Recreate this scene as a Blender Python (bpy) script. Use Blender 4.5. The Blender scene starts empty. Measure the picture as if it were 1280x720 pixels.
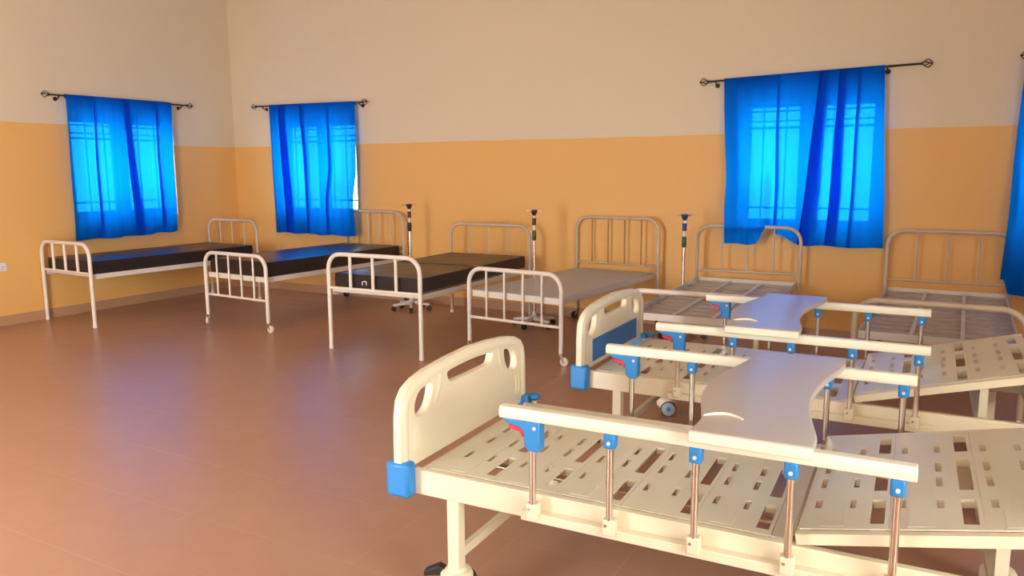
import bpy, bmesh, math, random
from mathutils import Vector, Matrix
random.seed(7)
PI = math.pi
scn = bpy.context.scene
COL = scn.collection

# ------------------------------------------------------------------ camera, light, exposure
EYE = Vector((0.0, 0.0, 1.55))
YAW, PITCH, ROLL = math.radians(28.98), math.radians(8.645), math.radians(-0.343)
fw = Vector((-math.sin(YAW) * math.cos(PITCH), math.cos(YAW) * math.cos(PITCH), -math.sin(PITCH)))
rt = Vector((math.cos(YAW), math.sin(YAW), 0)); up = rt.cross(fw)
c_, s_ = math.cos(ROLL), math.sin(ROLL)
r2 = rt * c_ + up * s_; u2 = up * c_ - rt * s_
cam_d = bpy.data.cameras.new('camera'); cam = bpy.data.objects.new('camera', cam_d); COL.objects.link(cam)
cam_d.sensor_fit = 'HORIZONTAL'; cam_d.sensor_width = 36.0; cam_d.lens = 972.17 / 1280 * 36.0
cam_d.clip_start = 0.02; cam_d.clip_end = 200
m3 = Matrix((r2, u2, -fw)).transposed()
cam.matrix_world = Matrix.Translation(EYE) @ m3.to_4x4()
scn.camera = cam

XL, XR, YB, YF, HC = -8.35, 2.70, 7.45, -1.40, 3.90      # room shell

wd = bpy.data.worlds.new('sky'); scn.world = wd; wd.use_nodes = True
bgn = wd.node_tree.nodes['Background']
bgn.inputs[0].default_value = (0.86, 0.95, 1.0, 1); bgn.inputs[1].default_value = 9.0

def daylight(name, loc, rot, sx, sy, power, colr):
    d = bpy.data.lights.new(name, 'AREA'); d.shape = 'RECTANGLE'; d.size = sx; d.size_y = sy
    d.energy = power; d.color = colr
    o = bpy.data.objects.new(name, d); COL.objects.link(o); o.location = loc; o.rotation_euler = rot
    return o
# area lamps in unseen openings; the right-wall window is added to balance the light
WARM = (1.0, 0.91, 0.75)
daylight('doorway_daylight', (-3.6, YF - 0.12, 1.45), (math.radians(58), 0, math.radians(58)), 1.7, 1.7, 265, (1.0, 0.94, 0.87))
daylight('window_daylight_front', (-0.6, YF - 0.15, 1.65), (math.radians(75), 0, 0), 0.7, 1.1, 5, WARM)
daylight('window_daylight_right', (XR + 0.15, 0.15, 1.65), (PI / 2, 0, math.radians(94)), 2.5, 1.4, 240, WARM)

scn.view_settings.view_transform = 'Standard'
scn.view_settings.look = 'None'
scn.view_settings.gamma = 1.0
scn.view_settings.use_curve_mapping = False
scn.view_settings.exposure = 0.29

# ------------------------------------------------------------------ materials
def mat(name, colr, rough=0.5, metal=0.0, spec=0.5, noise=0.0, nscale=20.0, bump=0.0, bscale=60.0, coat=0.0):
    m = bpy.data.materials.new(name); m.use_nodes = True
    nt = m.node_tree; b = nt.nodes['Principled BSDF']
    b.inputs['Base Color'].default_value = (*colr, 1); b.inputs['Roughness'].default_value = rough
    b.inputs['Metallic'].default_value = metal; b.inputs['Specular IOR Level'].default_value = spec
    b.inputs['Coat Weight'].default_value = coat
    tc = nt.nodes.new('ShaderNodeTexCoord')
    if noise > 0:
        n = nt.nodes.new('ShaderNodeTexNoise'); n.inputs['Scale'].default_value = nscale; n.inputs['Detail'].default_value = 4
        nt.links.new(tc.outputs['Object'], n.inputs['Vector'])
        mx = nt.nodes.new('ShaderNodeMix'); mx.data_type = 'RGBA'
        mx.inputs[6].default_value = (*[c * (1 - noise) for c in colr], 1)
        mx.inputs[7].default_value = (*[min(1, c * (1 + noise)) for c in colr], 1)
        nt.links.new(n.outputs['Fac'], mx.inputs[0]); nt.links.new(mx.outputs[2], b.inputs['Base Color'])
    if bump > 0:
        n2 = nt.nodes.new('ShaderNodeTexNoise'); n2.inputs['Scale'].default_value = bscale; n2.inputs['Detail'].default_value = 3
        nt.links.new(tc.outputs['Object'], n2.inputs['Vector'])
        bp = nt.nodes.new('ShaderNodeBump'); bp.inputs['Strength'].default_value = bump; bp.inputs['Distance'].default_value = 0.01
        nt.links.new(n2.outputs['Fac'], bp.inputs['Height']); nt.links.new(bp.outputs['Normal'], b.inputs['Normal'])
    return m

CREAM = (0.68, 0.56, 0.405); OCHRE = (0.76, 0.42, 0.13)
def wall_mat(name, axis, steps):
    """cream paint above an ochre dado; steps = [(coordinate along the wall, dado height from there on), ...]"""
    m = mat(name, CREAM, 0.55, bump=0.05, bscale=35)
    nt = m.node_tree; b = nt.nodes['Principled BSDF']
    g = nt.nodes.new('ShaderNodeNewGeometry'); sp = nt.nodes.new('ShaderNodeSeparateXYZ')
    nt.links.new(g.outputs['Position'], sp.inputs[0])
    h = nt.nodes.new('ShaderNodeValue'); h.outputs[0].default_value = steps[0][1]; cur = h.outputs[0]
    for (co, hh), (c0, h0) in zip(steps[1:], steps[:-1]):
        gt = nt.nodes.new('ShaderNodeMath'); gt.operation = 'GREATER_THAN'; gt.inputs[1].default_value = co
        nt.links.new(sp.outputs[axis], gt.inputs[0])
        ma = nt.nodes.new('ShaderNodeMath'); ma.operation = 'MULTIPLY_ADD'; ma.inputs[1].default_value = hh - h0
        nt.links.new(gt.outputs[0], ma.inputs[0]); nt.links.new(cur, ma.inputs[2]); cur = ma.outputs[0]
    n = nt.nodes.new('ShaderNodeTexNoise'); n.inputs['Scale'].default_value = 3; n.inputs['Detail'].default_value = 3
    nt.links.new(g.outputs['Position'], n.inputs['Vector'])
    wob = nt.nodes.new('ShaderNodeMath'); wob.operation = 'MULTIPLY_ADD'; wob.inputs[1].default_value = 0.016
    nt.links.new(n.outputs['Fac'], wob.inputs[0]); nt.links.new(sp.outputs[2], wob.inputs[2])
    gt = nt.nodes.new('ShaderNodeMath'); gt.operation = 'GREATER_THAN'
    nt.links.new(wob.outputs[0], gt.inputs[0]); nt.links.new(cur, gt.inputs[1])
    mx = nt.nodes.new('ShaderNodeMix'); mx.data_type = 'RGBA'
    mx.inputs[6].default_value = (*OCHRE, 1); mx.inputs[7].default_value = (*CREAM, 1)
    nt.links.new(gt.outputs[0], mx.inputs[0]); nt.links.new(mx.outputs[2], b.inputs['Base Color'])
    return m

def curtain_mat():
    m = bpy.data.materials.new('blue_curtain'); m.use_nodes = True; nt = m.node_tree
    for n in list(nt.nodes): nt.nodes.remove(n)
    out = nt.nodes.new('ShaderNodeOutputMaterial')
    tc = nt.nodes.new('ShaderNodeTexCoord')
    nz = nt.nodes.new('ShaderNodeTexNoise'); nz.inputs['Scale'].default_value = 260; nz.inputs['Detail'].default_value = 2
    nt.links.new(tc.outputs['Object'], nz.inputs['Vector'])
    bp = nt.nodes.new('ShaderNodeBump'); bp.inputs['Strength'].default_value = 0.15; bp.inputs['Distance'].default_value = 0.002
    nt.links.new(nz.outputs['Fac'], bp.inputs['Height'])
    d = nt.nodes.new('ShaderNodeBsdfDiffuse'); d.inputs[0].default_value = (0.004, 0.085, 0.60, 1)
    t = nt.nodes.new('ShaderNodeBsdfTranslucent'); t.inputs[0].default_value = (0.0, 0.235, 0.88, 1)
    nt.links.new(bp.outputs[0], d.inputs['Normal'])
    tr = nt.nodes.new('ShaderNodeBsdfTransparent'); tr.inputs[0].default_value = (0.03, 0.62, 1.0, 1)
    mx = nt.nodes.new('ShaderNodeMixShader'); mx.inputs[0].default_value = 0.5
    mx2 = nt.nodes.new('ShaderNodeMixShader'); mx2.inputs[0].default_value = 0.05
    nt.links.new(d.outputs[0], mx.inputs[1]); nt.links.new(t.outputs[0], mx.inputs[2])
    nt.links.new(mx.outputs[0], mx2.inputs[1]); nt.links.new(tr.outputs[0], mx2.inputs[2])
    nt.links.new(mx2.outputs[0], out.inputs[0])
    return m

def glass_mat():
    m = bpy.data.materials.new('window_glass'); m.use_nodes = True; nt = m.node_tree
    for n in list(nt.nodes): nt.nodes.remove(n)
    out = nt.nodes.new('ShaderNodeOutputMaterial')
    tr = nt.nodes.new('ShaderNodeBsdfTransparent'); tr.inputs[0].default_value = (0.9, 0.95, 0.95, 1)
    gl = nt.nodes.new('ShaderNodeBsdfGlossy'); gl.inputs['Roughness'].default_value = 0.02
    mx = nt.nodes.new('ShaderNodeMixShader'); mx.inputs[0].default_value = 0.06
    nt.links.new(tr.outputs[0], mx.inputs[1]); nt.links.new(gl.outputs[0], mx.inputs[2]); nt.links.new(mx.outputs[0], out.inputs[0])
    return m

M = dict(
    wall_back=wall_mat('painted_wall_back', 0, [(-99, 1.875), (-1.2, 1.885)]),
    wall_left=wall_mat('painted_wall_left', 1, [(-99, 2.07), (5.85, 1.875)]),
    wall_other=wall_mat('painted_wall_other', 0, [(-99, 1.875)]),
    ceiling=mat('ceiling_paint', (0.74, 0.68, 0.58), 0.8),
    tile=mat('brown_floor_tile', (0.42, 0.225, 0.15), 0.32, noise=0.08, nscale=5),
    grout=mat('pale_grout', (0.50, 0.32, 0.23), 0.4),
    skirting=mat('skirting_tile', (0.46, 0.26, 0.15), 0.35, noise=0.1, nscale=9),
    cream_steel=mat('cream_enamel_steel', (0.80, 0.715, 0.555), 0.35, noise=0.03, nscale=6),
    slat=mat('cream_punched_steel', (0.70, 0.66, 0.54), 0.28, noise=0.04, nscale=8),
    cream_plastic=mat('cream_plastic', (0.80, 0.72, 0.56), 0.35),
    rail_plastic=mat('ivory_rail_plastic', (0.86, 0.82, 0.70), 0.3),
    tray=mat('pale_tray_plastic', (0.54, 0.49, 0.46), 0.3),
    tray_edge=mat('ivory_tray_edge', (0.84, 0.78, 0.64), 0.35),
    blue=mat('blue_plastic', (0.025, 0.24, 0.66), 0.35),
    blue_dark=mat('blue_panel_plastic', (0.02, 0.17, 0.48), 0.4),
    red=mat('red_plastic', (0.75, 0.03, 0.05), 0.35),
    chrome=mat('brushed_chrome', (0.72, 0.66, 0.60), 0.22, metal=1.0),
    wheel_grey=mat('grey_wheel_cover', (0.36, 0.40, 0.44), 0.4),
    rubber=mat('black_rubber', (0.02, 0.018, 0.018), 0.6),
    white_tube=mat('off_white_enamel_tube', (0.72, 0.64, 0.57), 0.35, noise=0.05, nscale=14),
    worn_tube=mat('dull_beige_tube', (0.53, 0.42, 0.32), 0.45, noise=0.15, nscale=12),  # duller, darker beige than the off-white tube
    rust_tube=mat('rusty_thin_bar', (0.36, 0.19, 0.07), 0.6, noise=0.2, nscale=15),
    beam=mat('off_white_bed_beam', (0.66, 0.60, 0.54), 0.45, noise=0.06, nscale=8),
    sheet=mat('grey_bed_base', (0.42, 0.41, 0.43), 0.42, noise=0.05, nscale=10),
    old_slat=mat('grey_bed_slat', (0.42, 0.36, 0.30), 0.5, noise=0.1, nscale=8),
    vinyl=mat('dark_brown_vinyl', (0.028, 0.013, 0.014), 0.32, bump=0.12, bscale=14),
    vinyl_worn=mat('brown_vinyl', (0.055, 0.032, 0.020), 0.36, bump=0.12, bscale=12),
    vinyl_side=mat('near_black_vinyl_side', (0.014, 0.008, 0.009), 0.45),
    iron=mat('dark_bronze_iron', (0.035, 0.022, 0.016), 0.45, metal=0.4),
    navy=mat('navy_plastic', (0.02, 0.03, 0.22), 0.4),
    maroon=mat('dark_maroon_plastic', (0.05, 0.012, 0.02), 0.4),
    green=mat('dark_green_plastic', (0.03, 0.09, 0.03), 0.4),
    base_plastic=mat('pale_stand_base', (0.62, 0.56, 0.54), 0.45),
    alu=mat('window_aluminium', (0.50, 0.48, 0.44), 0.4, metal=0.6),
    bar_iron=mat('painted_window_bar', (0.16, 0.16, 0.17), 0.5),
    socket=mat('socket_plastic', (0.72, 0.68, 0.74), 0.35),
    dark_slot=mat('dark_socket_slot', (0.05, 0.04, 0.04), 0.5),
    label=mat('white_tag', (0.75, 0.74, 0.70), 0.5),
    wood=mat('door_wood', (0.30, 0.16, 0.07), 0.45, noise=0.2, nscale=7),
    glass=glass_mat(), curtain=curtain_mat(),
)

# ------------------------------------------------------------------ mesh helpers
class MB:
    def __init__(s): s.v = []; s.f = []
    def add(s, vs, fs):
        o = len(s.v); s.v += [tuple(v) for v in vs]; s.f += [tuple(i + o for i in f) for f in fs]; return s
    def box(s, x0, x1, y0, y1, z0, z1, M4=None):
        vs = [Vector((x, y, z)) for z in (z0, z1) for y in (y0, y1) for x in (x0, x1)]
        if M4 is not None: vs = [M4 @ v for v in vs]
        return s.add(vs, [(0, 2, 3, 1), (4, 5, 7, 6), (0, 1, 5, 4), (2, 6, 7, 3), (0, 4, 6, 2), (1, 3, 7, 5)])
    def tube(s, pts, r, n=10, closed=False, rz=None):
        pts = [Vector(p) for p in pts]; N = len(pts)
        rs = r if isinstance(r, (list, tuple)) else [r] * N
        T = []
        for i in range(N):
            if closed: t = pts[(i + 1) % N] - pts[i - 1]
            else: t = pts[min(i + 1, N - 1)] - pts[max(i - 1, 0)]
            T.append(t.normalized())
        a = Vector((0, 0, 1)) if abs(T[0].z) < 0.9 else Vector((1, 0, 0))
        u = (a - T[0] * a.dot(T[0])).normalized(); vs = []
        for i in range(N):
            u = (u - T[i] * u.dot(T[i])).normalized(); w = T[i].cross(u)
            for k in range(n):
                an = 2 * PI * k / n; ru = rs[i]; rw = rs[i] if rz is None else rz
                vs.append(pts[i] + u * (math.cos(an) * ru) + w * (math.sin(an) * rw))
        fs = []
        for i in range(N if closed else N - 1):
            j = (i + 1) % N
            for k in range(n):
                l = (k + 1) % n
                fs.append((i * n + k, i * n + l, j * n + l, j * n + k))
        if not closed:
            fs.append(tuple(reversed(range(n)))); fs.append(tuple((N - 1) * n + k for k in range(n)))
        return s.add(vs, fs)
    def cyl(s, p0, p1, r, n=16): return s.tube([p0, p1], r, n)
    def lathe(s, prof, n=20, M4=None):
        vs = []; K = len(prof)
        for (r, z) in prof:
            for k in range(n):
                a = 2 * PI * k / n; v = Vector((r * math.cos(a), r * math.sin(a), z)); vs.append(M4 @ v if M4 is not None else v)
        fs = []
        for i in range(K - 1):
            for k in range(n):
                l = (k + 1) % n; fs.append((i * n + k, i * n + l, (i + 1) * n + l, (i + 1) * n + k))
        fs.append(tuple(reversed(range(n)))); fs.append(tuple((K - 1) * n + k for k in range(n)))
        return s.add(vs, fs)
    def prism(s, poly, h0, h1, fn):
        """poly of (a, b); fn(a, b, h) -> xyz"""
        n = len(poly); vs = [fn(a, b, h0) for a, b in poly] + [fn(a, b, h1) for a, b in poly]
        fs = [tuple(reversed(range(n))), tuple(range(n, 2 * n))] + [(i, (i + 1) % n, n + (i + 1) % n, n + i) for i in range(n)]
        return s.add(vs, fs)
    def plate(s, xs, ys, z0, z1, hole):
        """slab cut by rectangular holes; xs, ys grid lines; hole(i, j) -> True where cell is open"""
        nx, ny = len(xs) - 1, len(ys) - 1
        idx = {}
        def V(i, j, k):
            key = (i, j, k)
            if key not in idx: idx[key] = len(s.v); s.v.append((xs[i], ys[j], (z0, z1)[k]))
            return idx[key]
        solid = lambda i, j: 0 <= i < nx and 0 <= j < ny and not hole(i, j)
        for i in range(nx):
            for j in range(ny):
                if not solid(i, j): continue
                s.f.append((V(i, j, 1), V(i + 1, j, 1), V(i + 1, j + 1, 1), V(i, j + 1, 1)))
                s.f.append((V(i, j, 0), V(i, j + 1, 0), V(i + 1, j + 1, 0), V(i + 1, j, 0)))
                if not solid(i - 1, j): s.f.append((V(i, j, 0), V(i, j, 1), V(i, j + 1, 1), V(i, j + 1, 0)))
                if not solid(i + 1, j): s.f.append((V(i + 1, j, 0), V(i + 1, j + 1, 0), V(i + 1, j + 1, 1), V(i + 1, j, 1)))
                if not solid(i, j - 1): s.f.append((V(i, j, 0), V(i + 1, j, 0), V(i + 1, j, 1), V(i, j, 1)))
                if not solid(i, j + 1): s.f.append((V(i, j + 1, 0), V(i, j + 1, 1), V(i + 1, j + 1, 1), V(i + 1, j + 1, 0)))
        return s
    def mesh(s, name):
        me = bpy.data.meshes.new(name); me.from_pydata(s.v, [], s.f); me.update()
        return me

def fix(me, smooth=True, ang=35):
    bm = bmesh.new(); bm.from_mesh(me); bmesh.ops.recalc_face_normals(bm, faces=bm.faces); bm.to_mesh(me); bm.free()
    if smooth:
        me.shade_smooth(); me.set_sharp_from_angle(angle=math.radians(ang))
    return me

def link(name, me, m, parent=None, bevel=0.0, smooth=True, seg=2):
    fix(me, smooth)
    me.materials.clear(); me.materials.append(M[m] if isinstance(m, str) else m)
    o = bpy.data.objects.new(name, me); COL.objects.link(o)
    if parent is not None: o.parent = parent
    if bevel > 0:
        b = o.modifiers.new('bevel', 'BEVEL'); b.width = bevel; b.segments = seg; b.limit_method = 'ANGLE'; b.angle_limit = math.radians(40)
        b.harden_normals = False
    return o
def part(name, mb, m, parent=None, bevel=0.0, smooth=True): return link(name, mb.mesh(name), m, parent, bevel, smooth)
def share(o, parent, loc=(0, 0, 0), rot=None, name=None):
    c = o.copy(); COL.objects.link(c); c.parent = parent; c.location = loc
    if rot is not None: c.rotation_euler = rot
    return c
def empty(name, loc, rz=0.0):
    o = bpy.data.objects.new(name, None); o.empty_display_size = 0.1; COL.objects.link(o)
    o.location = loc; o.rotation_euler = (0, 0, rz); return o
def tag(o, label, cat, group=None):
    o['label'] = label; o['category'] = cat
    if group: o['group'] = group
    return o
def struct(o, label=None):
    o['kind'] = 'structure'
    if label: o['label'] = label
    return o

def filled(name, loops, half, bev, toM, m, parent):
    """2-D outline with holes -> rounded slab"""
    cu = bpy.data.curves.new(name, 'CURVE'); cu.dimensions = '2D'; cu.fill_mode = 'BOTH'
    cu.extrude = half; cu.bevel_depth = bev; cu.bevel_resolution = 2; cu.offset = -bev
    for lp in loops:
        sp = cu.splines.new('POLY'); sp.points.add(len(lp) - 1); sp.use_cyclic_u = True
        for p, (a, b) in zip(sp.points, lp): p.co = (a, b, 0, 1)
    to = bpy.data.objects.new(name, cu); COL.objects.link(to)
    dg = bpy.context.evaluated_depsgraph_get()
    me = bpy.data.meshes.new_from_object(to.evaluated_get(dg))
    bpy.data.objects.remove(to); bpy.data.curves.remove(cu)
    me.transform(toM)
    bm = bmesh.new(); bm.from_mesh(me); bmesh.ops.remove_doubles(bm, verts=bm.verts, dist=1e-5); bm.to_mesh(me); bm.free()
    me.name = name
    return link(name, me, m, parent)

def smooth_loop(pts, k=4, closed=True):
    """Catmull-Rom resample"""
    out = []; n = len(pts)
    for i in range(n if closed else n - 1):
        if closed: p = [Vector(pts[(i + d) % n]) for d in (-1, 0, 1, 2)]
        else: p = [Vector(pts[min(max(i + d, 0), n - 1)]) for d in (-1, 0, 1, 2)]
        for j in range(k):
            t = j / k
            out.append(0.5 * (2 * p[1] + (p[2] - p[0]) * t + (2 * p[0] - 5 * p[1] + 4 * p[2] - p[3]) * t * t + (3 * p[1] - p[0] - 3 * p[2] + p[3]) * t ** 3))
    if not closed: out.append(Vector(pts[-1]))
    return [tuple(v) for v in out]

# ------------------------------------------------------------------ the room
# floor slab + tiles
fl = struct(part('floor', MB().box(XL - 0.2, XR + 0.2, YF - 0.2, YB + 0.2, -0.14, -0.0004), 'grout', smooth=False), 'glossy brown tiled floor with pale joints')
T = 0.477; TX0, TY0 = -3.883, 2.224; J = 0.0015
tile_me = MB().box(-T / 2 + J, T / 2 - J, -T / 2 + J, T / 2 - J, -0.012, 0.0).mesh('tile'); fix(tile_me, False); tile_me.materials.append(M['tile'])
tiles = []
i0 = math.floor((XL - TX0) / T); i1 = math.ceil((XR - TX0) / T); j0 = math.floor((YF - TY0) / T); j1 = math.ceil((YB - TY0) / T)
for i in range(i0, i1):
    for j in range(j0, j1):
        x0, x1, y0, y1 = TX0 + i * T, TX0 + (i + 1) * T, TY0 + j * T, TY0 + (j + 1) * T
        cx0, cx1, cy0, cy1 = max(x0, XL), min(x1, XR), max(y0, YF), min(y1, YB)
        if cx1 - cx0 < 0.02 or cy1 - cy0 < 0.02: continue
        c = Vector(((cx0 + cx1) / 2, (cy0 + cy1) / 2, 0)) - EYE
        zc = c.dot(fw); vis = zc > 0.3 and abs(c.dot(r2) / zc) < 0.78 and -0.55 < c.dot(u2) / zc < 0.5
        tiles.append((not vis, c.length, cx0, cx1, cy0, cy1))
tiles.sort()
rest = MB()
for k, (nv, d, a0, a1, b0, b1) in enumerate(tiles):
    full = abs(a1 - a0 - T) < 1e-6 and abs(b1 - b0 - T) < 1e-6
    if k < 300:
        if full: o = bpy.data.objects.new('tile', tile_me); COL.objects.link(o); o.parent = fl; o.location = ((a0 + a1) / 2, (b0 + b1) / 2, 0)
        else: part('tile', MB().box(a0 + J, a1 - J, b0 + J, b1 - J, -0.012, 0.0), 'tile', fl, smooth=False)
    else: rest.box(a0 + J, a1 - J, b0 + J, b1 - J, -0.012, 0.0)
o = part('floor_tiles', rest, 'tile', fl, smooth=False); o['kind'] = 'stuff'

TH = 0.22
def wall(name, axis, pos, outward, a0, a1, holes, m, label):
    """axis 'x': wall runs along x at y = pos; 'y': runs along y at x = pos; holes (a0, a1, z0, z1)"""
    xs = sorted(set([a0, a1] + [h[0] for h in holes] + [h[1] for h in holes])); zs = sorted(set([0, HC] + [h[2] for h in holes] + [h[3] for h in holes]))
    def hole(i, j):
        x = (xs[i] + xs[i + 1]) / 2; z = (zs[j] + zs[j + 1]) / 2
        return any(h[0] < x < h[1] and h[2] < z < h[3] for h in holes)
    mb = MB().plate(xs, zs, 0, TH, hole)
    if axis == 'x': mb.v = [(a, pos + outward * t, z) for a, z, t in mb.v]
    else: mb.v = [(pos + outward * t, a, z) for a, z, t in mb.v]
    return struct(part(name, mb, m, smooth=False), label)

WIN = {  # name: (wall, a0, a1, z0, z1)
    1: ('left', 5.20, 6.50, 1.03, 2.18), 2: ('back', -7.52, -6.275, 1.00, 2.18),
    3: ('back', -1.70, -0.50, 1.00, 2.18), 4: ('back', 0.55, 1.75, 1.00, 2.18),
    5: ('front', -1.0, -0.2, 1.1, 2.25), 6: ('right', -1.1, 1.4, 0.95, 2.35)}  # right-wall opening is unseen, added for the light it lets in
hl = lambda w: [v[1:] for v in WIN.values() if v[0] == w]
DOOR = (-4.5, -2.7, 0.0, 2.4)
wall('wall_back', 'x', YB, 1, XL - TH, XR + TH, hl('back'), 'wall_back', 'long wall painted cream above an ochre dado')
wall('wall_left', 'y', XL, -1, YF, YB, hl('left'), 'wall_left', 'left wall painted cream above an ochre dado')
wall('wall_right', 'y', XR, 1, YF, YB, hl('right'), 'wall_other', 'right wall painted cream above an ochre dado')
wall('wall_front', 'x', YF, -1, XL - TH, XR + TH, hl('front') + [DOOR], 'wall_other', 'wall behind the viewer with doorway and windows')
struct(part('ceiling', MB().box(XL - TH, XR + TH, YF - TH, YB + TH, HC, HC + 0.1), 'ceiling', smooth=False), 'pale ceiling')
SK = 0.10
struct(part('baseboard_back', MB().box(XL + 0.012, XR - 0.012, YB - 0.012, YB, 0, SK), 'skirting', smooth=False), 'brown tile skirting along the long wall')
struct(part('baseboard_left', MB().box(XL, XL + 0.012, YF, YB, 0, SK), 'skirting', smooth=False), 'brown tile skirting along the left wall')
struct(part('baseboard_right', MB().box(XR - 0.012, XR, YF, YB, 0, SK), 'skirting', smooth=False), 'brown tile skirting along the right wall')
struct(part('baseboard_front', MB().box(XL + 0.012, DOOR[0], YF, YF + 0.012, 0, SK).box(DOOR[1], XR - 0.012, YF, YF + 0.012, 0, SK), 'skirting', smooth=False), 'brown tile skirting beside the doorway')

def window(n, wname, a0, a1, z0, z1):
    root = struct(empty('window_%d' % n, (0, 0, 0)))
    if wname == 'back': fn = lambda a, t, z: (a, YB + t, z)
    elif wname == 'front': fn = lambda a, t, z: (a, YF - t, z)
    elif wname == 'right': fn = lambda a, t, z: (XR + t, a, z)
    else: fn = lambda a, t, z: (XL - t, a, z)
    def bx(mb, a, b, t0, t1, c, d):
        vs = [fn(x, t, z) for z in (c, d) for t in (t0, t1) for x in (a, b)]
        mb.add(vs, [(0, 2, 3, 1), (4, 5, 7, 6), (0, 1, 5, 4), (2, 6, 7, 3), (0, 4, 6, 2), (1, 3, 7, 5)])
    mb = MB(); e = 0.035
    bx(mb, a0, a0 + e, 0.10, 0.16, z0, z1); bx(mb, a1 - e, a1, 0.10, 0.16, z0, z1)
    bx(mb, a0 + e, a1 - e, 0.10, 0.16, z0, z0 + e); bx(mb, a0 + e, a1 - e, 0.10, 0.16, z1 - e, z1)
    part('window_frame', mb, 'alu', root, smooth=False)
    mid = (a0 + a1) / 2
    mb = MB(); bx(mb, mid - 0.05, mid + 0.05, 0.10, 0.16, z0 + e, z1 - e); part('mullion', mb, 'alu', root, smooth=False)
    for (p, q) in ((a0 + e, mid - 0.05), (mid + 0.05, a1 - e)):
        mb = MB(); w = 0.045
        bx(mb, p, p + w, 0.115, 0.145, z0 + e, z1 - e); bx(mb, q - w, q, 0.115, 0.145, z0 + e, z1 - e)
        bx(mb, p + w, q - w, 0.115, 0.145, z0 + e, z0 + e + w); bx(mb, p + w, q - w, 0.115, 0.145, z1 - e - w, z1 - e)
        part('sash', mb, 'alu', root, smooth=False)
        mb = MB(); bx(mb, p + w, q - w, 0.127, 0.133, z0 + e + w, z1 - e - w); part('pane', mb, 'glass', root, smooth=False)
    # burglar bars inside the opening
    for f, h in ((0.90, 0.014), (0.825, 0.014), (0.775, 0.022), (0.16, 0.016)):
        z = z0 + (z1 - z0) * f; mb = MB(); bx(mb, a0, a1, 0.045, 0.06, z - h / 2, z + h / 2); part('security_bar', mb, 'bar_iron', root, smooth=False)
    k = max(5, round((a1 - a0) / 0.21))
    for i in range(1, k):
        a = a0 + (a1 - a0) * i / k; mb = MB(); bx(mb, a - 0.006, a + 0.006, 0.06, 0.072, z0, z1); part('security_bar', mb, 'bar_iron', root, smooth=False)
for n, w in WIN.items(): window(n, *w)
dr = struct(empty('door_1', (0, 0, 0)))
part('door_frame', MB().box(DOOR[0], DOOR[0] + 0.06, YF - TH, YF, 0, 2.34).box(DOOR[1] - 0.06, DOOR[1], YF - TH, YF, 0, 2.34).box(DOOR[0], DOOR[1], YF - TH, YF, 2.34, 2.4), 'wood', dr, smooth=False)

# ------------------------------------------------------------------ curtains and rods
def curtain(name, label, wname, tl, tr, bl, br, zt, zbl, zbr, off, folds, ripple, seed, hem=None, zt2=None, push=None):
    """(tl, tr) and (bl, br): edge positions along the wall at top and bottom; folds: (top pos, bottom pos, width) of trebled pleats"""
    rnd = random.Random(seed); NR = 44
    zt2 = zt if zt2 is None else zt2
    ph = [rnd.uniform(0, 6.3) for _ in range(6)]
    cuts = [(0.0, 0)]
    # parametric strip: list of (u, layer offset); a pleat runs forward, back, forward
    vs = []; ncol = None
    for r in range(NR + 1):
        s = r / NR
        L = tl + (bl - tl) * s; R = tr + (br - tr) * s
        path = [(L, 0.0)]
        for (ft, fb, w) in sorted(folds):
            x = ft + (fb - ft) * s
            ww = w * (0.75 + 0.5 * min(1, s * 1.4))
            path += [(x, 0.0), (x + ww, 0.012), (x, 0.026), (x + ww, 0.012 + 0.026)]
        path.append((R, 0.012 if folds else 0.0))
        pts = []
        for k in range(len(path) - 1):
            (xa, da), (xb, db) = path[k], path[k + 1]
            seg = 4 if (k % 4) in (1, 2, 3) and folds and k < len(path) - 2 and k >= 1 else 26
            for q in range(seg): t = q / seg; pts.append((xa + (xb - xa) * t, da + (db - da) * t))
        pts.append(path[-1])
        ncol = len(pts)
        for (x, d) in pts:
            u = (x - L) / max(1e-6, R - L)
            amp = ripple * (0.35 + 0.65 * min(1.0, s * 2.5))
            w = math.sin(u * 34 + ph[0] + 0.8 * s) * 0.45 + math.sin(u * 61 + ph[1] - 1.1 * s) * 0.3 + math.sin(u * 15 + ph[2]) * 0.35
            w += 0.12 * math.sin(u * 140 + ph[3]) * (1 - s)
            ztop = zt + (zt2 - zt) * u
            zb = zbl + (zbr - zbl) * u + 0.006 * math.sin(u * 21 + ph[4]) + (hem(u) if hem else 0.0)
            z = ztop + (zb - ztop) * s
            xx = x + 0.004 * math.sin(s * 9 + ph[5]) * (0.2 + s)
            dd = off + 0.016 + d * min(1, 0.3 + s * 4) + amp * w * 0.9 * min(1, s * 8) + 0.006 * math.sin(s * 5 + u * 4) * min(1, s * 6)
            if push: dd += push(u, s)
            if r == 0: dd = off - 0.013; z = ztop - 0.03             # pocket turned over the rod
            elif r == 1: dd = off - 0.011; z = ztop + 0.006
            elif r == 2: dd = off + 0.002; z = ztop + 0.013
            elif r == 3: dd = off + 0.013; z = ztop + 0.006
            else: z = ztop - 0.004 + (zb - ztop) * (r - 3.5) / (NR - 3.5)
            vs.append((xx, -dd, z))
    fs = [(r * ncol + k, r * ncol + k + 1, (r + 1) * ncol + k + 1, (r + 1) * ncol + k) for r in range(NR) for k in range(ncol - 1)]
    if wname == 'back': vs = [(x, YB + d, z) for x, d, z in vs]
    else: vs = [(XL - d, x, z) for x, d, z in vs]
    me = bpy.data.meshes.new(name); me.from_pydata(vs, [], fs); me.update(); me.shade_smooth()
    me.materials.append(M['curtain'])
    o = bpy.data.objects.new(name, me); COL.objects.link(o)
    return tag(o, label, 'curtain', 'blue window curtains')

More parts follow.
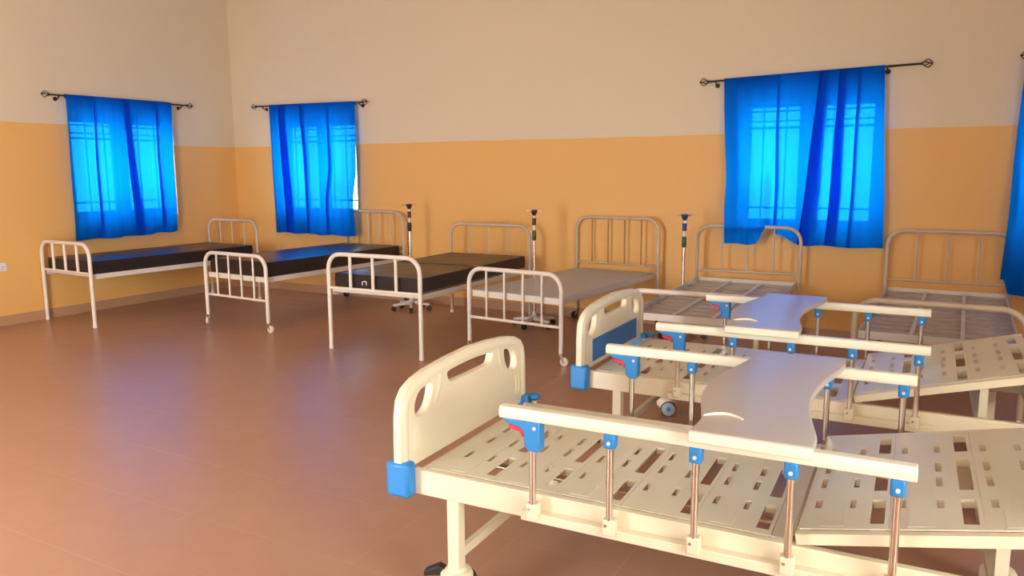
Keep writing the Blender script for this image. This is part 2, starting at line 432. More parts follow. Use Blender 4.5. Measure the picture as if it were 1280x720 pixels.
def rod(label, wname, a0, a1, z0, z1, off, brk):
    P = (lambda a, t, z: Vector((a, YB - t, z))) if wname == 'back' else (lambda a, t, z: Vector((XL + t, a, z)))
    root = tag(empty('curtain_rod', P((a0 + a1) / 2, 0, (z0 + z1) / 2)), label, 'curtain rod', 'iron curtain rods')
    inv = -root.location
    Q = lambda a, t, z: P(a, t, z) + inv
    za = lambda a: z0 + (z1 - z0) * (a - a0) / (a1 - a0)
    part('rod', MB().cyl(Q(a0, off, z0), Q(a1, off, z1), 0.009), 'iron', root)
    for a, sg in ((a0, -1), (a1, 1)):
        mb = MB(); z = za(a)
        for k in range(4):                                       # open twisted-cage finial
            pts = []
            for i in range(9):
                t = i / 8; rr = 0.030 * math.sin(PI * t) ** 0.8 + 0.003; an = k * PI / 2 + 0.6 + t * 1.2
                pts.append(Q(a + sg * (0.008 + 0.072 * t), off + rr * math.cos(an), z + rr * math.sin(an)))
            mb.tube(pts, 0.0042, 6)
        mb.cyl(Q(a, off, z), Q(a + sg * 0.012, off, z), 0.013, 12); mb.cyl(Q(a + sg * 0.076, off, z), Q(a + sg * 0.086, off, z), 0.008, 10)
        part('finial', mb, 'iron', root)
    for a in brk:
        z = za(a)
        mb = MB().tube([Q(a, 0.006, z - 0.035), Q(a, off * 0.6, z - 0.035), Q(a, off, z - 0.014)], 0.006, 8)
        mb.cyl(Q(a, 0.0, z - 0.035), Q(a, 0.008, z - 0.035), 0.022, 14)
        mb.tube([Q(a, off - 0.014, z - 0.004), Q(a, off - 0.008, z - 0.015), Q(a, off + 0.008, z - 0.015), Q(a, off + 0.014, z - 0.004)], 0.004, 6)
        part('bracket', mb, 'iron', root)
    return root
def sst(a, b, t):
    t = min(1, max(0, (t - a) / (b - a))); return t * t * (3 - 2 * t)
OFF = 0.075
rod('dark iron curtain rod on the left wall, above the bed in the corner', 'left', 4.97, 6.67, 2.358, 2.358, OFF, (5.07, 6.60))
curtain('curtain', 'blue curtain on the left wall, one long slanted fold down its middle', 'left', 5.13, 6.44, 5.10, 6.40, 2.362, 0.815, 0.82, OFF,
        [(5.42, 5.40, 0.035), (5.77, 5.83, 0.10), (6.20, 6.17, 0.04)], 0.02, 3, lambda u: 0.03 * max(0, u - 0.55), 2.366)
rod('dark iron curtain rod above the narrowest curtain near the room corner', 'back', -7.83, -6.10, 2.372, 2.350, OFF, (-7.72, -6.14))
curtain('curtain', 'blue curtain right of the corner, daylight showing along its right edge', 'back', -7.60, -6.19, -7.60, -6.155, 2.37, 0.77, 0.775, OFF,
        [(-7.40, -7.36, 0.13), (-7.07, -7.0, 0.075), (-6.62, -6.60, 0.035)], 0.024, 5, None, 2.352, lambda u, s: 0.085 * sst(0.5, 0.8, s) * sst(0.3, 0.75, u))
rod('dark iron curtain rod above the curtain with a kicked-up hem', 'back', -1.985, -0.24, 2.345, 2.39, OFF, (-1.92, -0.49))
def hem3(u):
    return 0.12 * math.exp(-((u - 0.275) / 0.035) ** 2) + 0.085 * math.exp(-((u - 0.34) / 0.09) ** 2) - 0.02 * max(0, u - 0.5)
# the lower left part of this curtain is caught in front of the bed's head rail
curtain('curtain', 'blue curtain with kicked-up hem and glowing window panes, right half of the wall', 'back', -1.848, -0.515, -1.755, -0.43, 2.352, 0.865, 0.875, OFF,
        [(-1.36, -1.345, 0.025), (-1.00, -1.13, 0.10), (-0.85, -0.90, 0.075), (-0.70, -0.72, 0.02)], 0.02, 8, hem3, 2.384, lambda u, s: 0.125 * sst(0.58, 0.84, s) * (1 - sst(0.25, 0.30, u)))
rod('dark iron curtain rod ending at the right edge of the view', 'back', 0.525, 2.05, 2.405, 2.405, OFF, (0.60, 1.95))
curtain('curtain', 'blue curtain cut off by the right edge, nearest the foreground beds', 'back', 0.485, 1.78, 0.435, 1.80, 2.405, 0.655, 0.64, OFF,
        [(0.66, 0.62, 0.08), (1.2, 1.22, 0.10)], 0.024, 13, lambda u: -0.115 * sst(0.015, 0.05, u), 2.405, lambda u, s: 0.075 * sst(0.5, 0.78, s))

# ------------------------------------------------------------------ old tubular ward beds
def arch(w, zb, zt, rc, y=0.0, n=7):
    h = w / 2
    p = [(-h, y, zb), (-h, y, (zb + zt - rc) / 2), (-h, y, zt - rc)]
    for i in range(1, n + 1): a = PI / 2 * i / n; p.append((-h + rc - rc * math.cos(a), y, zt - rc + rc * math.sin(a)))
    p.append((0, y, zt))
    return p + [(-x, yy, z) for x, yy, z in reversed(p[:-1])]
def caster(root, x, y, r=0.036, rot=0.6, white=False):
    c, s = math.cos(rot), math.sin(rot)
    P = lambda a, b, z: Vector((x + a * c - b * s, y + a * s + b * c, z))
    mb = MB()
    for sg in (-1, 1):
        mb.prism([(-0.018, 0.094), (0.012, 0.094), (0.034, r), (0.024, r - 0.01)], sg * 0.016 - 0.002, sg * 0.016 + 0.002, lambda a, z, b: P(a, b, z))
    mb.cyl(P(-0.004, 0, 0.092), P(-0.004, 0, 0.115), 0.014)
    mb.cyl(P(0.028, -0.02, r), P(0.028, 0.02, r), 0.006, 8)
    k = part('caster', mb, 'chrome', root)
    w = MB().cyl(P(0.028, -0.012, r), P(0.028, 0.012, r), r, 20)
    part('wheel', w, 'base_plastic' if white else 'rubber', k, bevel=0.004)
def ward_bed(label, foot, head, w, kind, base, nbar, ft, ht, foot_bars=True, tube='white_tube', head_bar='worn_tube'):
    f, h = Vector((*foot, 0)), Vector((*head, 0)); d = h - f; L = d.length
    root = tag(empty('ward_bed', f, math.atan2(-d.x, d.y)), label, 'bed', 'old tubular ward beds along the wall')
    cz = 0.10 if kind == 'wheeled' else 0.0
    R = 0.019
    zbm0, zbm1 = (0.485, 0.535)
    zl = 0.31 if kind == 'wheeled' else 0.545
    fo = part('foot_frame', MB().tube(arch(w, cz, ft, 0.13), R, 12), tube, root)
    he = part('head_frame', MB().tube(arch(w, cz, ht, 0.13, L), 0.0165, 12), 'worn_tube', root)
    part('crossbar', MB().cyl((-w / 2, 0, zl), (w / 2, 0, zl), 0.013, 10), tube, root)
    zh = 0.60
    part('crossbar', MB().cyl((-w / 2, L, zh), (w / 2, L, zh), 0.010, 10), 'worn_tube', root)
    rb = 0.014 if kind != 'wheeled' else 0.0095
    for i in range(nbar):
        x = -w / 2 + w * (i + 1) / (nbar + 1)
        if foot_bars: part('bar', MB().cyl((x, 0, zl), (x, 0, ft - 0.004), rb, 10), tube, root)
        part('bar', MB().cyl((x, L, zh), (x, L, ht - 0.004), 0.0075, 10), head_bar, root)
    for sx in (-1, 1):
        x = sx * (w / 2 - 0.022)
        part('side_beam', MB().box(min(x, x - sx * 0.004), max(x, x - sx * 0.004), 0.02, L - 0.02, zbm0, zbm1).box(min(x, x - sx * 0.045), max(x, x - sx * 0.045), 0.02, L - 0.02, zbm0, zbm0 + 0.004), 'beam', root, smooth=False)
    for y in (0.022, L - 0.026):
        part('end_beam', MB().box(-w / 2 + 0.02, w / 2 - 0.02, y, y + 0.005, zbm0 if kind == 'wheeled' else zbm0 + 0.025, zbm1), 'beam', root, smooth=False)
    if base == 'sheet':
        part('bed_base', MB().box(-w / 2 + 0.027, w / 2 - 0.027, 0.028, L - 0.03, 0.505, 0.54), 'sheet', root, bevel=0.004)
    elif base == 'slats':
        n = 13
        sl = None
        for i in range(n):
            y = 0.07 + (L - 0.14) * i / (n - 1)
            if sl is None: sl = part('slat', MB().box(-w / 2 + 0.03, w / 2 - 0.03, -0.047, 0.047, 0.491, 0.503), 'old_slat', root, bevel=0.002); sl.location = (0, y, 0)
            else: share(sl, root, (0, y, 0))
        for x in (-0.14, 0.14):
            part('stringer', MB().box(x - 0.012, x + 0.012, 0.027, L - 0.027, 0.503, 0.516), 'beam', root, smooth=False)
    else:
        sl = None
        for i in range(9):
            y = 0.12 + (L - 0.24) * i / 8
            if sl is None: sl = part('slat', MB().box(-w / 2 + 0.03, w / 2 - 0.03, -0.03, 0.03, 0.491, 0.53), 'old_slat', root, smooth=False); sl.location = (0, y, 0)
            else: share(sl, root, (0, y, 0))
    if kind == 'wheeled':
        for sx in (-1, 1):
            caster(root, sx * w / 2, 0, rot=0.5 * sx - 0.4, white=True)
            caster(root, sx * w / 2, L, rot=2.0 * sx)
    else:
        for sx in (-1, 1):
            for y in (0, L):
                part('foot_cap', MB().lathe([(0.021, 0.0), (0.022, 0.004), (0.021, 0.03)], 12, Matrix.Translation((sx * w / 2, y, 0))), 'white_tube', root)
    return root, L
def mattress(bed, L, w, label, mtop, z0=0.5365, th=0.135, sag=0.0, y0=0.045, y1=None, seams=1):
    y1 = L - 0.05 if y1 is None else y1
    root = tag(empty('mattress', bed.location + bed.rotation_euler.to_matrix() @ Vector((0, (y0 + y1) / 2, z0)), bed.rotation_euler.z), label, 'mattress', 'dark vinyl mattresses')
    hl_, hw = (y1 - y0) / 2, w / 2
    nx, ny = 10, 24; mb = MB(); vs = []; fs = []
    rc = 0.02
    def ring(ix, iy, z, nudge):
        return (ix * (hw - nudge), iy * (hl_ - nudge), z)
    # top sheet with slight crown and wrinkles
    idx = {}
    for j in range(ny + 1):
        for i in range(nx + 1):
            u, v = -1 + 2 * i / nx, -1 + 2 * j / ny
            e = max(abs(u) ** 6, abs(v) ** 14)
            z = th - 0.014 * e + 0.005 * math.sin(v * 9 + u * 3) * (1 - e) + 0.003 * math.sin(u * 8 - v * 13) * (1 - e)
            idx[i, j] = len(vs); vs.append((u * (hw - 0.004), v * (hl_ - 0.004), z))
    for j in range(ny):
        for i in range(nx): fs.append((idx[i, j], idx[i + 1, j], idx[i + 1, j + 1], idx[i, j + 1]))
    rim = [(i, 0) for i in range(nx + 1)] + [(nx, j) for j in range(1, ny + 1)] + [(i, ny) for i in range(nx - 1, -1, -1)] + [(0, j) for j in range(ny - 1, 0, -1)]
    prev = [idx[r] for r in rim]
    top = (vs, fs)
    part('top_cover', MB().add(vs, fs).add([(x, y, th - 0.03) for x, y, z in (vs[k] for k in prev)], []) if False else MB().add(vs, fs), mtop, root)
    # boxed side wall
    sv = []; sf = []; n = len(prev)
    for z, g in ((None, -0.002), (th - 0.028, 0.003), (th * 0.5, 0.006), (0.012, 0.003), (0.0, -0.006)):
        for k in prev:
            x, y, zz = vs[k]; l = (abs(x) / hw, abs(y) / hl_)
            gx = math.copysign(g, x) if abs(x) > hw - 0.006 else 0; gy = math.copysign(g, y) if abs(y) > hl_ - 0.006 else 0
            sv.append((x + gx, y + gy, zz if z is None else z))
    for r in range(4):
        for k in range(n): sf.append((r * n + k, r * n + (k + 1) % n, (r + 1) * n + (k + 1) % n, (r + 1) * n + k))
    sf.append(tuple(4 * n + k for k in range(n)))
    part('side_cover', MB().add(sv, sf), 'vinyl_side', root)
    pp = [(vs[k][0], vs[k][1], vs[k][2] + 0.001) for k in prev]
    part('piping', MB().tube(pp, 0.004, 6, closed=True), 'vinyl_side', root)
    for s in range(seams):
        v = -0.05 + s * 0.5; j = round((v + 1) / 2 * ny)
        part('seam', MB().tube([(vs[idx[i, j]][0], vs[idx[i, j]][1], vs[idx[i, j]][2] + 0.001) for i in range(nx + 1)], 0.004, 6), 'vinyl_side', root)
    return root

b1, L1 = ward_bed('unwheeled tubular bed with mattress, tight against the left wall under its curtain', (-7.85, 4.72), (-7.73, 6.78), 0.90, 'plain', 'cross', 3, 0.84, 0.95)
b2, L2 = ward_bed('wheeled tubular bed with dark mattress, second bed from the left wall', (-6.11, 5.36), (-5.97, 7.365), 0.925, 'wheeled', 'cross', 4, 0.74, 1.065)
b3, L3 = ward_bed('unwheeled tubular bed with brown mattress and thick foot bars, third from the left wall', (-4.17, 5.11), (-4.20, 7.09), 0.96, 'plain', 'cross', 3, 0.84, 0.975)
b4, L4 = ward_bed('wheeled tubular bed with bare grey sheet base, no mattress', (-3.045, 5.52), (-2.87, 7.36), 0.915, 'wheeled', 'sheet', 4, 0.73, 1.065, head_bar='rust_tube')
b5, L5 = ward_bed('bare slatted tubular bed standing under the kicked-up curtain hem', (-1.50, 5.22), (-1.556, 7.285), 0.925, 'wheeled', 'slats', 3, 0.697, 1.02, False)
b6, L6 = ward_bed('bare slatted tubular bed at the right end, partly covered by the cut-off curtain', (0.01, 5.24), (0.055, 7.365), 0.91, 'wheeled', 'slats', 3, 0.735, 1.02, False, 'worn_tube')
mattress(b1, L1, 0.84, 'dark brown vinyl mattress on the bed along the left wall', 'vinyl', seams=0)
mattress(b2, L2, 0.865, 'near-black vinyl mattress with blue sheen, second from the left wall', 'vinyl', th=0.15, seams=0)
m3_ = mattress(b3, L3, 0.90, 'brown vinyl mattress with cross seam and small white mark on its end', 'vinyl_worn', z0=0.552, th=0.125, seams=1)
mk = MB(); Lm = (L3 - 0.095) / 2
mk.tube([(-0.145, -Lm - 0.006, 0.028), (-0.143, -Lm - 0.008, 0.055), (-0.118, -Lm - 0.008, 0.062), (-0.100, -Lm - 0.008, 0.058), (-0.104, -Lm - 0.006, 0.03)], 0.005, 6)
tg = part('tag', mk, 'label', m3_); tg['label'] = 'small white cloth tag'

# ------------------------------------------------------------------ drip stands
def drip_stand(label, x, y, top, cols, rot):
    root = tag(empty('drip_stand', (x, y, 0), rot), label, 'drip stand', 'wheeled drip stands by the bed heads')
    hub = part('base', MB().lathe([(0.045, 0.062), (0.055, 0.068), (0.05, 0.095), (0.026, 0.115), (0.02, 0.15)], 18), 'base_plastic', root)
    for k in range(5):
        a = 2 * PI * k / 5; c, s = math.cos(a), math.sin(a)
        P = lambda r, t, z: Vector((c * r - s * t, s * r + c * t, z))
        mb = MB()
        vs = [P(0.03, -0.026, 0.066), P(0.03, 0.026, 0.066), P(0.03, 0.022, 0.1), P(0.03, -0.022, 0.1), P(0.215, -0.016, 0.058), P(0.215, 0.016, 0.058), P(0.215, 0.012, 0.08), P(0.215, -0.012, 0.08)]
        mb.add(vs, [(0, 1, 2, 3), (7, 6, 5, 4), (0, 4, 5, 1), (1, 5, 6, 2), (2, 6, 7, 3), (3, 7, 4, 0)])
        ft = part('base_arm', mb, 'base_plastic', root, bevel=0.004)
        w = MB().cyl(P(0.205, -0.018, 0.026), P(0.205, -0.004, 0.026), 0.026, 16).cyl(P(0.205, 0.004, 0.026), P(0.205, 0.018, 0.026), 0.026, 16).cyl(P(0.2, 0, 0.026), P(0.2, 0, 0.06), 0.007, 8)
        part('caster', w, 'rubber', ft)
    part('lower_pole', MB().cyl((0, 0, 0.14), (0, 0, top - 0.27), 0.014), 'chrome', root)
    part('locking_collar', MB().lathe([(0.015, top - 0.30), (0.021, top - 0.29), (0.021, top - 0.215), (0.014, top - 0.20)], 16), cols[2], root)
    part('upper_pole', MB().cyl((0, 0, top - 0.21), (0, 0, top - 0.03), 0.0125), 'label', root)
    part('sleeve', MB().lathe([(0.016, top - 0.15), (0.022, top - 0.14), (0.018, top - 0.115), (0.022, top - 0.085), (0.014, top - 0.08)], 16), cols[1], root)
    part('top_hub', MB().lathe([(0.014, top - 0.055), (0.020, top - 0.045), (0.034, top - 0.012), (0.034, top), (0.01, top + 0.004)], 16), cols[0], root)
    for k in range(4):
        a = PI / 4 + k * PI / 2; c, s = math.cos(a), math.sin(a)
        part('hook', MB().tube([(0.02 * c, 0.02 * s, top - 0.008), (0.06 * c, 0.06 * s, top - 0.006), (0.075 * c, 0.075 * s, top - 0.014), (0.083 * c, 0.083 * s, top + 0.002)], 0.0035, 6), 'chrome', root)
drip_stand('drip stand with dark maroon top, between the second and third beds', -5.155, 6.98, 1.183, ('maroon', 'maroon', 'rubber'), 0.3)
drip_stand('drip stand with maroon top and green collar, beside the mattress-less grey-based bed', -3.513, 6.80, 1.160, ('maroon', 'maroon', 'green'), 0.9)
drip_stand('drip stand with navy blue top, left of the kicked-up curtain', -2.055, 6.96, 1.14, ('navy', 'navy', 'green'), 0.1)

# ------------------------------------------------------------------ modern cream hospital beds
W = 0.93
GAPS = [0.262, 0.496, 0.730, 0.964, 1.198]
def slat_plate(x0, x1, gap_at, mb=None):
    """one punched steel slat from x0 to x1 with slots and, at gap_at, the row of long openings"""
    xs = [x0]; slots = [gap_at - 0.234 + 0.064, gap_at - 0.234 + 0.163]
    for sx in slots:
        if sx - 0.009 > x0: xs += [sx - 0.009, sx + 0.009]
    if gap_at + 0.02 < x1 - 0.001: xs += [gap_at - 0.019, gap_at + 0.019]
    elif gap_at - 0.019 < x1: xs += [gap_at - 0.019]
    xs.append(x1); xs = sorted(set(round(x, 4) for x in xs))
    srow = [(0.185, 0.255), (0.355, 0.44), (0.49, 0.575), (0.675, 0.745)]
    grow = [(0.07, 0.25), (0.325, 0.605), (0.68, 0.86)]
    ys = sorted(set([0.034, 0.896] + [a for r in srow for a in r] + [a for r in grow for a in r]))
    def hole(i, j):
        x = (xs[i] + xs[i + 1]) / 2; y = (ys[j] + ys[j + 1]) / 2
        if any(abs(x - sx) < 0.009 for sx in slots): return any(a < y < b for a, b in srow)
        if abs(x - gap_at) < 0.019: return any(a < y < b for a, b in grow)
        return False
    mb = MB().plate(xs, ys, -0.004, 0.0, hole)
    def flange(cx, hw, rows):                                    # lips bent down at the ends of every opening
        for a, b in rows:
            mb.box(cx - hw, cx + hw, b, b + 0.003, -0.026, -0.0038); mb.box(cx - hw, cx + hw, a - 0.003, a, -0.026, -0.0038)
    for sx in slots:
        if sx - 0.009 > x0: flange(sx, 0.009, srow)
    if gap_at + 0.019 < x1: flange(gap_at, 0.019, grow)
    m0 = gap_at - 0.234 + 0.080
    if m0 > x0: mb.box(m0, m0 + 0.067, 0.05, 0.88, -0.001, 0.0012)   # pressed stiffening band
    return mb

def board_loops():
    c = 0.46
    half = [(-0.047, 0.47), (-0.047, 0.58), (-0.044, 0.67), (-0.032, 0.735), (0.0, 0.772), (0.055, 0.796), (0.14, 0.813), (0.28, 0.826)]
    outer = half + [(c, 0.834)] + [(2 * c - y, z) for y, z in reversed(half)]
    lh = smooth_loop([(0.166, 0.756), (0.126, 0.752), (0.082, 0.740), (0.057, 0.712), (0.05, 0.682), (0.06, 0.652), (0.100, 0.650), (0.137, 0.671), (0.160, 0.710)], 3)
    rh = [(2 * c - y, z) for y, z in reversed(lh)]
    mh = smooth_loop([(0.285, 0.769), (0.36, 0.775), (c, 0.778), (0.56, 0.775), (0.635, 0.769), (0.638, 0.75), (0.615, 0.727), (0.54, 0.724), (c, 0.723), (0.38, 0.724), (0.305, 0.727), (0.282, 0.75)], 3)
    return outer, lh, mh, rh
def board(name, parent, x, flip, insert):
    outer, lh, mh, rh = board_loops(); c = 0.46
    # curve plane (a, b) -> bed (y, z); extrusion -> x
    toM = Matrix(((0, 0, 1, x), (1, 0, 0, 0), (0, 1, 0, 0), (0, 0, 0, 1)))
    bd = filled(name, [outer, lh, mh, rh], 0.010, 0.008, toM, 'cream_plastic', parent)
    # thick rounded rim that carries the hand grips
    half = [(-0.018, 0.475), (-0.018, 0.58), (-0.016, 0.665), (-0.006, 0.72), (0.022, 0.75), (0.07, 0.772), (0.15, 0.788), (0.28, 0.80)]
    path = half + [(c, 0.807)] + [(2 * c - y, z) for y, z in reversed(half)]
    path = smooth_loop(path, 3, False)
    part('rim', MB().tube([(x, a, b) for a, b in path], 0.0265, 12), 'cream_plastic', bd)
    for y in (0.215, 2 * c - 0.215):                             # raised uprights between the openings
        s = 1 if y < c else -1
        part('upright', MB().tube([(x, y - s * 0.055, 0.645), (x, y - s * 0.025, 0.68), (x, y, 0.73), (x, y + s * 0.012, 0.785)], [0.012, 0.021, 0.024, 0.02], 12), 'cream_plastic', bd)
    s = -1 if flip else 1
    if insert:
        xa, xb = sorted((x + s * 0.016, x + s * 0.024))
        part('inset_panel', MB().prism([(0.10, 0.50), (0.82, 0.50), (0.82, 0.625), (0.10, 0.625)], xa, xb, lambda a, b, h: (h, a, b)), 'blue_dark', bd, bevel=0.004)
    else:
        for y in (0.035, 0.065, 2 * c - 0.035, 2 * c - 0.065):
            part('rib', MB().tube([(x + s * 0.017, y, 0.53), (x + s * 0.021, y, 0.55), (x + s * 0.021, y, 0.60), (x + s * 0.017, y, 0.62)], 0.005, 8), 'cream_plastic', bd)
    return bd
def bed_caster(leg, x, y, brake, rot, cover):
    c, s = math.cos(rot), math.sin(rot)
    P = lambda a, b, z: Vector((x + a * c - b * s, y + a * s + b * c, z))
    T4 = Matrix.Translation((x, y, 0))
    part('caster_housing', MB().lathe([(0.024, 0.128), (0.034, 0.122), (0.038, 0.116), (0.052, 0.112), (0.060, 0.098), (0.060, 0.06), (0.046, 0.045), (0.030, 0.043)], 22, T4), 'cream_plastic', leg)
    for sg in (-1, 1):
        part('wheel', MB().cyl(P(0.012, sg * 0.014, 0.048), P(0.012, sg * 0.066, 0.048), 0.048, 28), 'rubber', leg, bevel=0.005)
        part('wheel_cover', MB().tube([P(0.012, sg * 0.064, 0.048), P(0.012, sg * 0.068, 0.048), P(0.012, sg * 0.072, 0.048)], [0.043, 0.043, 0.036], 28), cover, leg)
        part('wheel_hub', MB().tube([P(0.012, sg * 0.070, 0.048), P(0.012, sg * 0.075, 0.048)], [0.016, 0.012], 18), 'blue', leg)
    if brake:
        part('brake_lever', MB().prism([(-0.03, 0.108), (-0.066, 0.126), (-0.074, 0.122), (-0.122, 0.098), (-0.122, 0.078), (-0.08, 0.088), (-0.03, 0.088)], -0.018, 0.018, lambda a, z, b: P(a, b, z)), 'rubber', leg, bevel=0.004)

def hospital_bed(label, loc, rz, back_deg, insert):
    root = tag(empty('hospital_bed', (loc[0], loc[1], 0), rz), label, 'bed', 'cream adjustable hospital beds')
    LEN = 2.06
    zt, zb = 0.474, 0.381
    for y0, y1 in ((0.0, 0.03), (W - 0.03, W)):
        part('side_beam', MB().box(-0.02, LEN, y0, y1, zb, zt), 'cream_steel', root, bevel=0.004)
    for x in (-0.012, LEN - 0.03):
        part('end_beam', MB().box(x, x + 0.04, 0.03, W - 0.03, zb, zt - 0.01), 'cream_steel', root, bevel=0.003)
    for x in (0.62, 1.28):
        part('cross_beam', MB().box(x, x + 0.035, 0.03, W - 0.03, zb + 0.005, zb + 0.04), 'cream_steel', root, bevel=0.003)
    board('footboard', root, -0.055, False, insert)
    board('headboard', root, LEN + 0.055, True, insert)
    for xa, xb in ((-0.105, -0.006), (LEN + 0.006, LEN + 0.105)):
        for ya, yb in ((-0.054, 0.004), (W - 0.014, W + 0.044)):
            part('corner_cover', MB().box(xa, xb, ya, yb, 0.376, 0.508), 'blue', root, bevel=0.014)
    k = part('socket', MB().cyl((0.012, W + 0.026, 0.40), (0.012, W + 0.026, 0.482), 0.012), 'cream_steel', root)
    part('cap', MB().lathe([(0.012, 0.478), (0.022, 0.484), (0.03, 0.492), (0.028, 0.508), (0.012, 0.512)], 16, Matrix.Translation((0.012, W + 0.026, 0))), 'blue', k)
    # legs with casters
    for x in (0.145, LEN - 0.16):
        for y, br in ((0.024, x < 1), (W - 0.024, False)):
            lg = part('leg', MB().box(x - 0.024, x + 0.024, y - 0.024, y + 0.024, 0.122, zb + 0.002), 'cream_steel', root, bevel=0.004)
            bed_caster(lg, x, y, br, 0.25 if br else (0.35 if y > 0.5 else -0.2), 'wheel_grey')
        part('leg_brace', MB().box(x - 0.014, x + 0.014, 0.048, W - 0.048, 0.148, 0.182), 'cream_steel', root, bevel=0.003)
    # fixed part of the lying surface: one object per punched slat
    zs = zt + 0.002
    prev = 0.03
    s0 = None
    for i, g in enumerate(GAPS):
        if i == 0:
            o = part('slat', slat_plate(0.022, 0.262 + 0.0185 + 0.012, g), 'slat', root, smooth=False); o.location.z = zs
        elif s0 is None:
            s0 = part('slat', slat_plate(-0.234 + 0.031 + 0.001, 0.031, 0.0), 'slat', root, smooth=False); s0.location = (g, 0, zs)
        else: share(s0, root, (g, 0, zs))
    o = part('slat', MB().box(1.198 + 0.0325, 1.283, 0.034, 0.896, -0.028, 0.0), 'slat', root, smooth=False); o.location.z = zs
    # raised ridges pressed along each slat
    # backrest, hinged and tilted
    a = math.radians(back_deg); H = Vector((1.305, 0, zt + 0.004))
    R4 = Matrix.Translation(H) @ Matrix.Rotation(-a, 4, 'Y')
    BL = 0.74
    bk = part('backrest_frame', MB().box(0, BL, 0.0, 0.03, 0.0, 0.034, R4).box(0, BL, W - 0.03, W, 0.0, 0.034, R4).box(0, 0.03, 0.03, W - 0.03, 0.0, 0.03, R4).box(BL - 0.03, BL, 0.03, W - 0.03, 0.0, 0.03, R4), 'cream_steel', root, bevel=0.003)
    e = Matrix.Rotation(-a, 4, 'Y').to_euler()
    for i in range(3):
        gx = 0.234 * (i + 1) - 0.02
        bs = part('slat', slat_plate(gx - 0.202, gx + 0.031, gx), 'slat', root, smooth=False)
        bs.location = R4 @ Vector((0, 0, 0.037)); bs.rotation_euler = e
    for ys_ in (0.10, W - 0.132):
        part('support_strut', MB().box(1.80, 1.832, ys_, ys_ + 0.032, zb + 0.02, H.z + 0.48 * math.sin(a) + 0.004), 'cream_steel', root, smooth=False)
    part('cross_beam', MB().box(1.795, 1.837, 0.03, W - 0.03, zb + 0.003, zb + 0.03), 'cream_steel', root, bevel=0.003)
    part('crank_rod', MB().cyl((-0.012, 0.30, 0.415), (1.28, 0.30, 0.40), 0.012), 'chrome', root)
    # fold-down side rails
    for side in (0, 1):
        y = -0.036 if side == 0 else W + 0.036
        yo = -1 if side == 0 else 1
        yi = 0.0 if side == 0 else W
        tr_ = part('side_rail', MB().prism([(-0.021, -0.020), (0.021, -0.020), (0.024, -0.012), (0.024, 0.008), (0.017, 0.020), (-0.017, 0.020), (-0.024, 0.008), (-0.024, -0.012)], 0.369, 1.597, lambda p, q, h: (h, y + p, 0.762 + q)), 'rail_plastic', root, bevel=0.003)
        part('rail_bar', MB().box(0.435, 1.63, min(yi, yi + yo * 0.035), max(yi, yi + yo * 0.035), 0.388, 0.421), 'cream_steel', tr_, bevel=0.003)
        for i in range(5):
            px = 0.484 + 0.2675 * i
            part('post', MB().cyl((px, y + yo * 0.004, 0.41), (px, y + yo * 0.004, 0.735), 0.0115, 14), 'chrome', tr_)
            part('post_foot', MB().box(px - 0.02, px + 0.02, y - 0.016, y + 0.018, 0.405, 0.459), 'cream_steel', tr_, bevel=0.004)
            part('bolt', MB().cyl((px - 0.008, y - 0.02, 0.44), (px - 0.008, y + 0.022, 0.44), 0.005, 8), 'chrome', tr_)
            if i:
                part('post_cap', MB().box(px - 0.019, px + 0.019, y - 0.02, y + 0.02, 0.692, 0.744), 'blue', tr_, bevel=0.007)
                part('rivet', MB().cyl((px, y - 0.024, 0.712), (px, y + 0.024, 0.712), 0.006, 10), 'label', tr_)
        lt = part('latch', MB().prism([(0.376, 0.744), (0.516, 0.744), (0.516, 0.648), (0.505, 0.640), (0.474, 0.642), (0.462, 0.655), (0.458, 0.70), (0.448, 0.716), (0.40, 0.726)], -0.022, 0.022, lambda p, q, h: (p, y + h, q)), 'blue', tr_, bevel=0.005)
        rl = part('release_lever', MB().prism([(0.402, 0.724), (0.448, 0.716), (0.457, 0.702), (0.457, 0.684), (0.45, 0.686), (0.44, 0.70), (0.402, 0.708)], -0.015, 0.015, lambda p, q, h: (p, y + h, q)), 'red', tr_, bevel=0.003)
        rl['label'] = 'red release lever'
        part('rivet', MB().cyl((0.498, y - 0.025, 0.722), (0.498, y + 0.025, 0.722), 0.006, 10), 'label', tr_)
    return root
HA = hospital_bed('cream hospital bed nearest the viewer, its plain footboard without blue inset', (-1.61, 2.19), math.radians(1.7), 11.5, False)
HB = hospital_bed('cream hospital bed behind the nearest one, footboard inset with blue panel', (-1.604, 3.775), math.radians(0.8), 14.5, True)

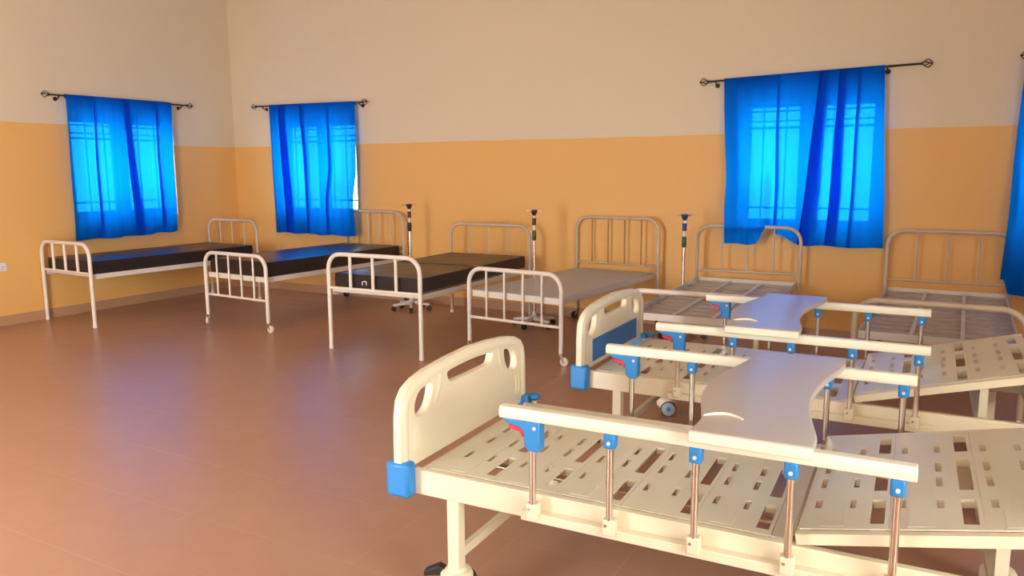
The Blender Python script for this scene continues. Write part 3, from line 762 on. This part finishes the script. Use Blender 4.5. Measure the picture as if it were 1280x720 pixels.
def tray(label, bed, dx):
    root = tag(empty('overbed_tray', bed.location + bed.rotation_euler.to_matrix() @ Vector((1.16 + dx, 0.46, 0.7825)), bed.rotation_euler.z), label, 'tray', 'overbed trays laid across the side rails')
    ctl = [(1.008, -0.095), (1.012, 0.03), (0.985, 0.15), (0.95, 0.30), (0.945, 0.46), (0.962, 0.63), (0.995, 0.80), (1.006, 0.90), (1.006, 1.005),
           (1.345, 1.005), (1.348, 0.92), (1.335, 0.82), (1.305, 0.64), (1.288, 0.46), (1.294, 0.29), (1.322, 0.12), (1.345, 0.0), (1.345, -0.095)]
    ctl = [(x - 1.16, y - 0.46) for x, y in ctl]
    left = smooth_loop(ctl[:9], 4, False); right = smooth_loop(ctl[9:], 4, False)
    out = left + right
    top = filled('tray_top', [out], 0.006, 0.006, Matrix.Translation((0, 0, 0.0135)), 'tray', root)
    # ivory lips hooked over the two rails
    for y, s in ((-0.555, -1), (0.545, 1)):
        x0, x1 = (-0.152, 0.185) if s < 0 else (-0.154, 0.185)
        part('hook_lip', MB().prism([(y, 0.022), (y + s * 0.006, 0.012), (y + s * 0.006, -0.008), (y, -0.012), (y - s * 0.008, -0.010), (y - s * 0.008, 0.018)], x0, x1, lambda a, b, h: (h, a, b)), 'tray_edge', root, bevel=0.003)
    pts = [(-0.145 + 0.115 * t, -0.405 + 0.03 * math.sin(PI * t) + 0.01 * t, 0.0265) for t in [i / 10 for i in range(11)]]
    part('grip_ridge', MB().tube(pts, [0.002] + [0.004 + 0.003 * math.sin(PI * i / 10) for i in range(1, 10)] + [0.002], 8, rz=0.003), 'rail_plastic', root)  # highlight on the crescent grip, built in as a pale raised arc
    return root
tray('pale grey overbed tray with curved sides across the nearest bed', HA, 0.0)
tray('bluish pale overbed tray with curved sides across the second hospital bed', HB, -0.285)

# ------------------------------------------------------------------ small things
so = tag(empty('wall_socket', (XL, 4.33, 0.60)), 'pale electrical socket plate low on the left wall', 'socket')
part('plate', MB().box(0.0, 0.009, -0.075, 0.075, -0.043, 0.043), 'socket', so, bevel=0.003)
for y in (-0.036, 0.036):
    part('rocker', MB().box(0.009, 0.013, y - 0.012, y + 0.012, 0.012, 0.034), 'label', so, bevel=0.002)
    part('pin_slot', MB().box(0.0085, 0.0098, y - 0.004, y + 0.004, -0.004, 0.008).box(0.0085, 0.0098, y - 0.014, y - 0.006, -0.026, -0.02).box(0.0085, 0.0098, y + 0.006, y + 0.014, -0.026, -0.02), 'dark_slot', so, smooth=False)
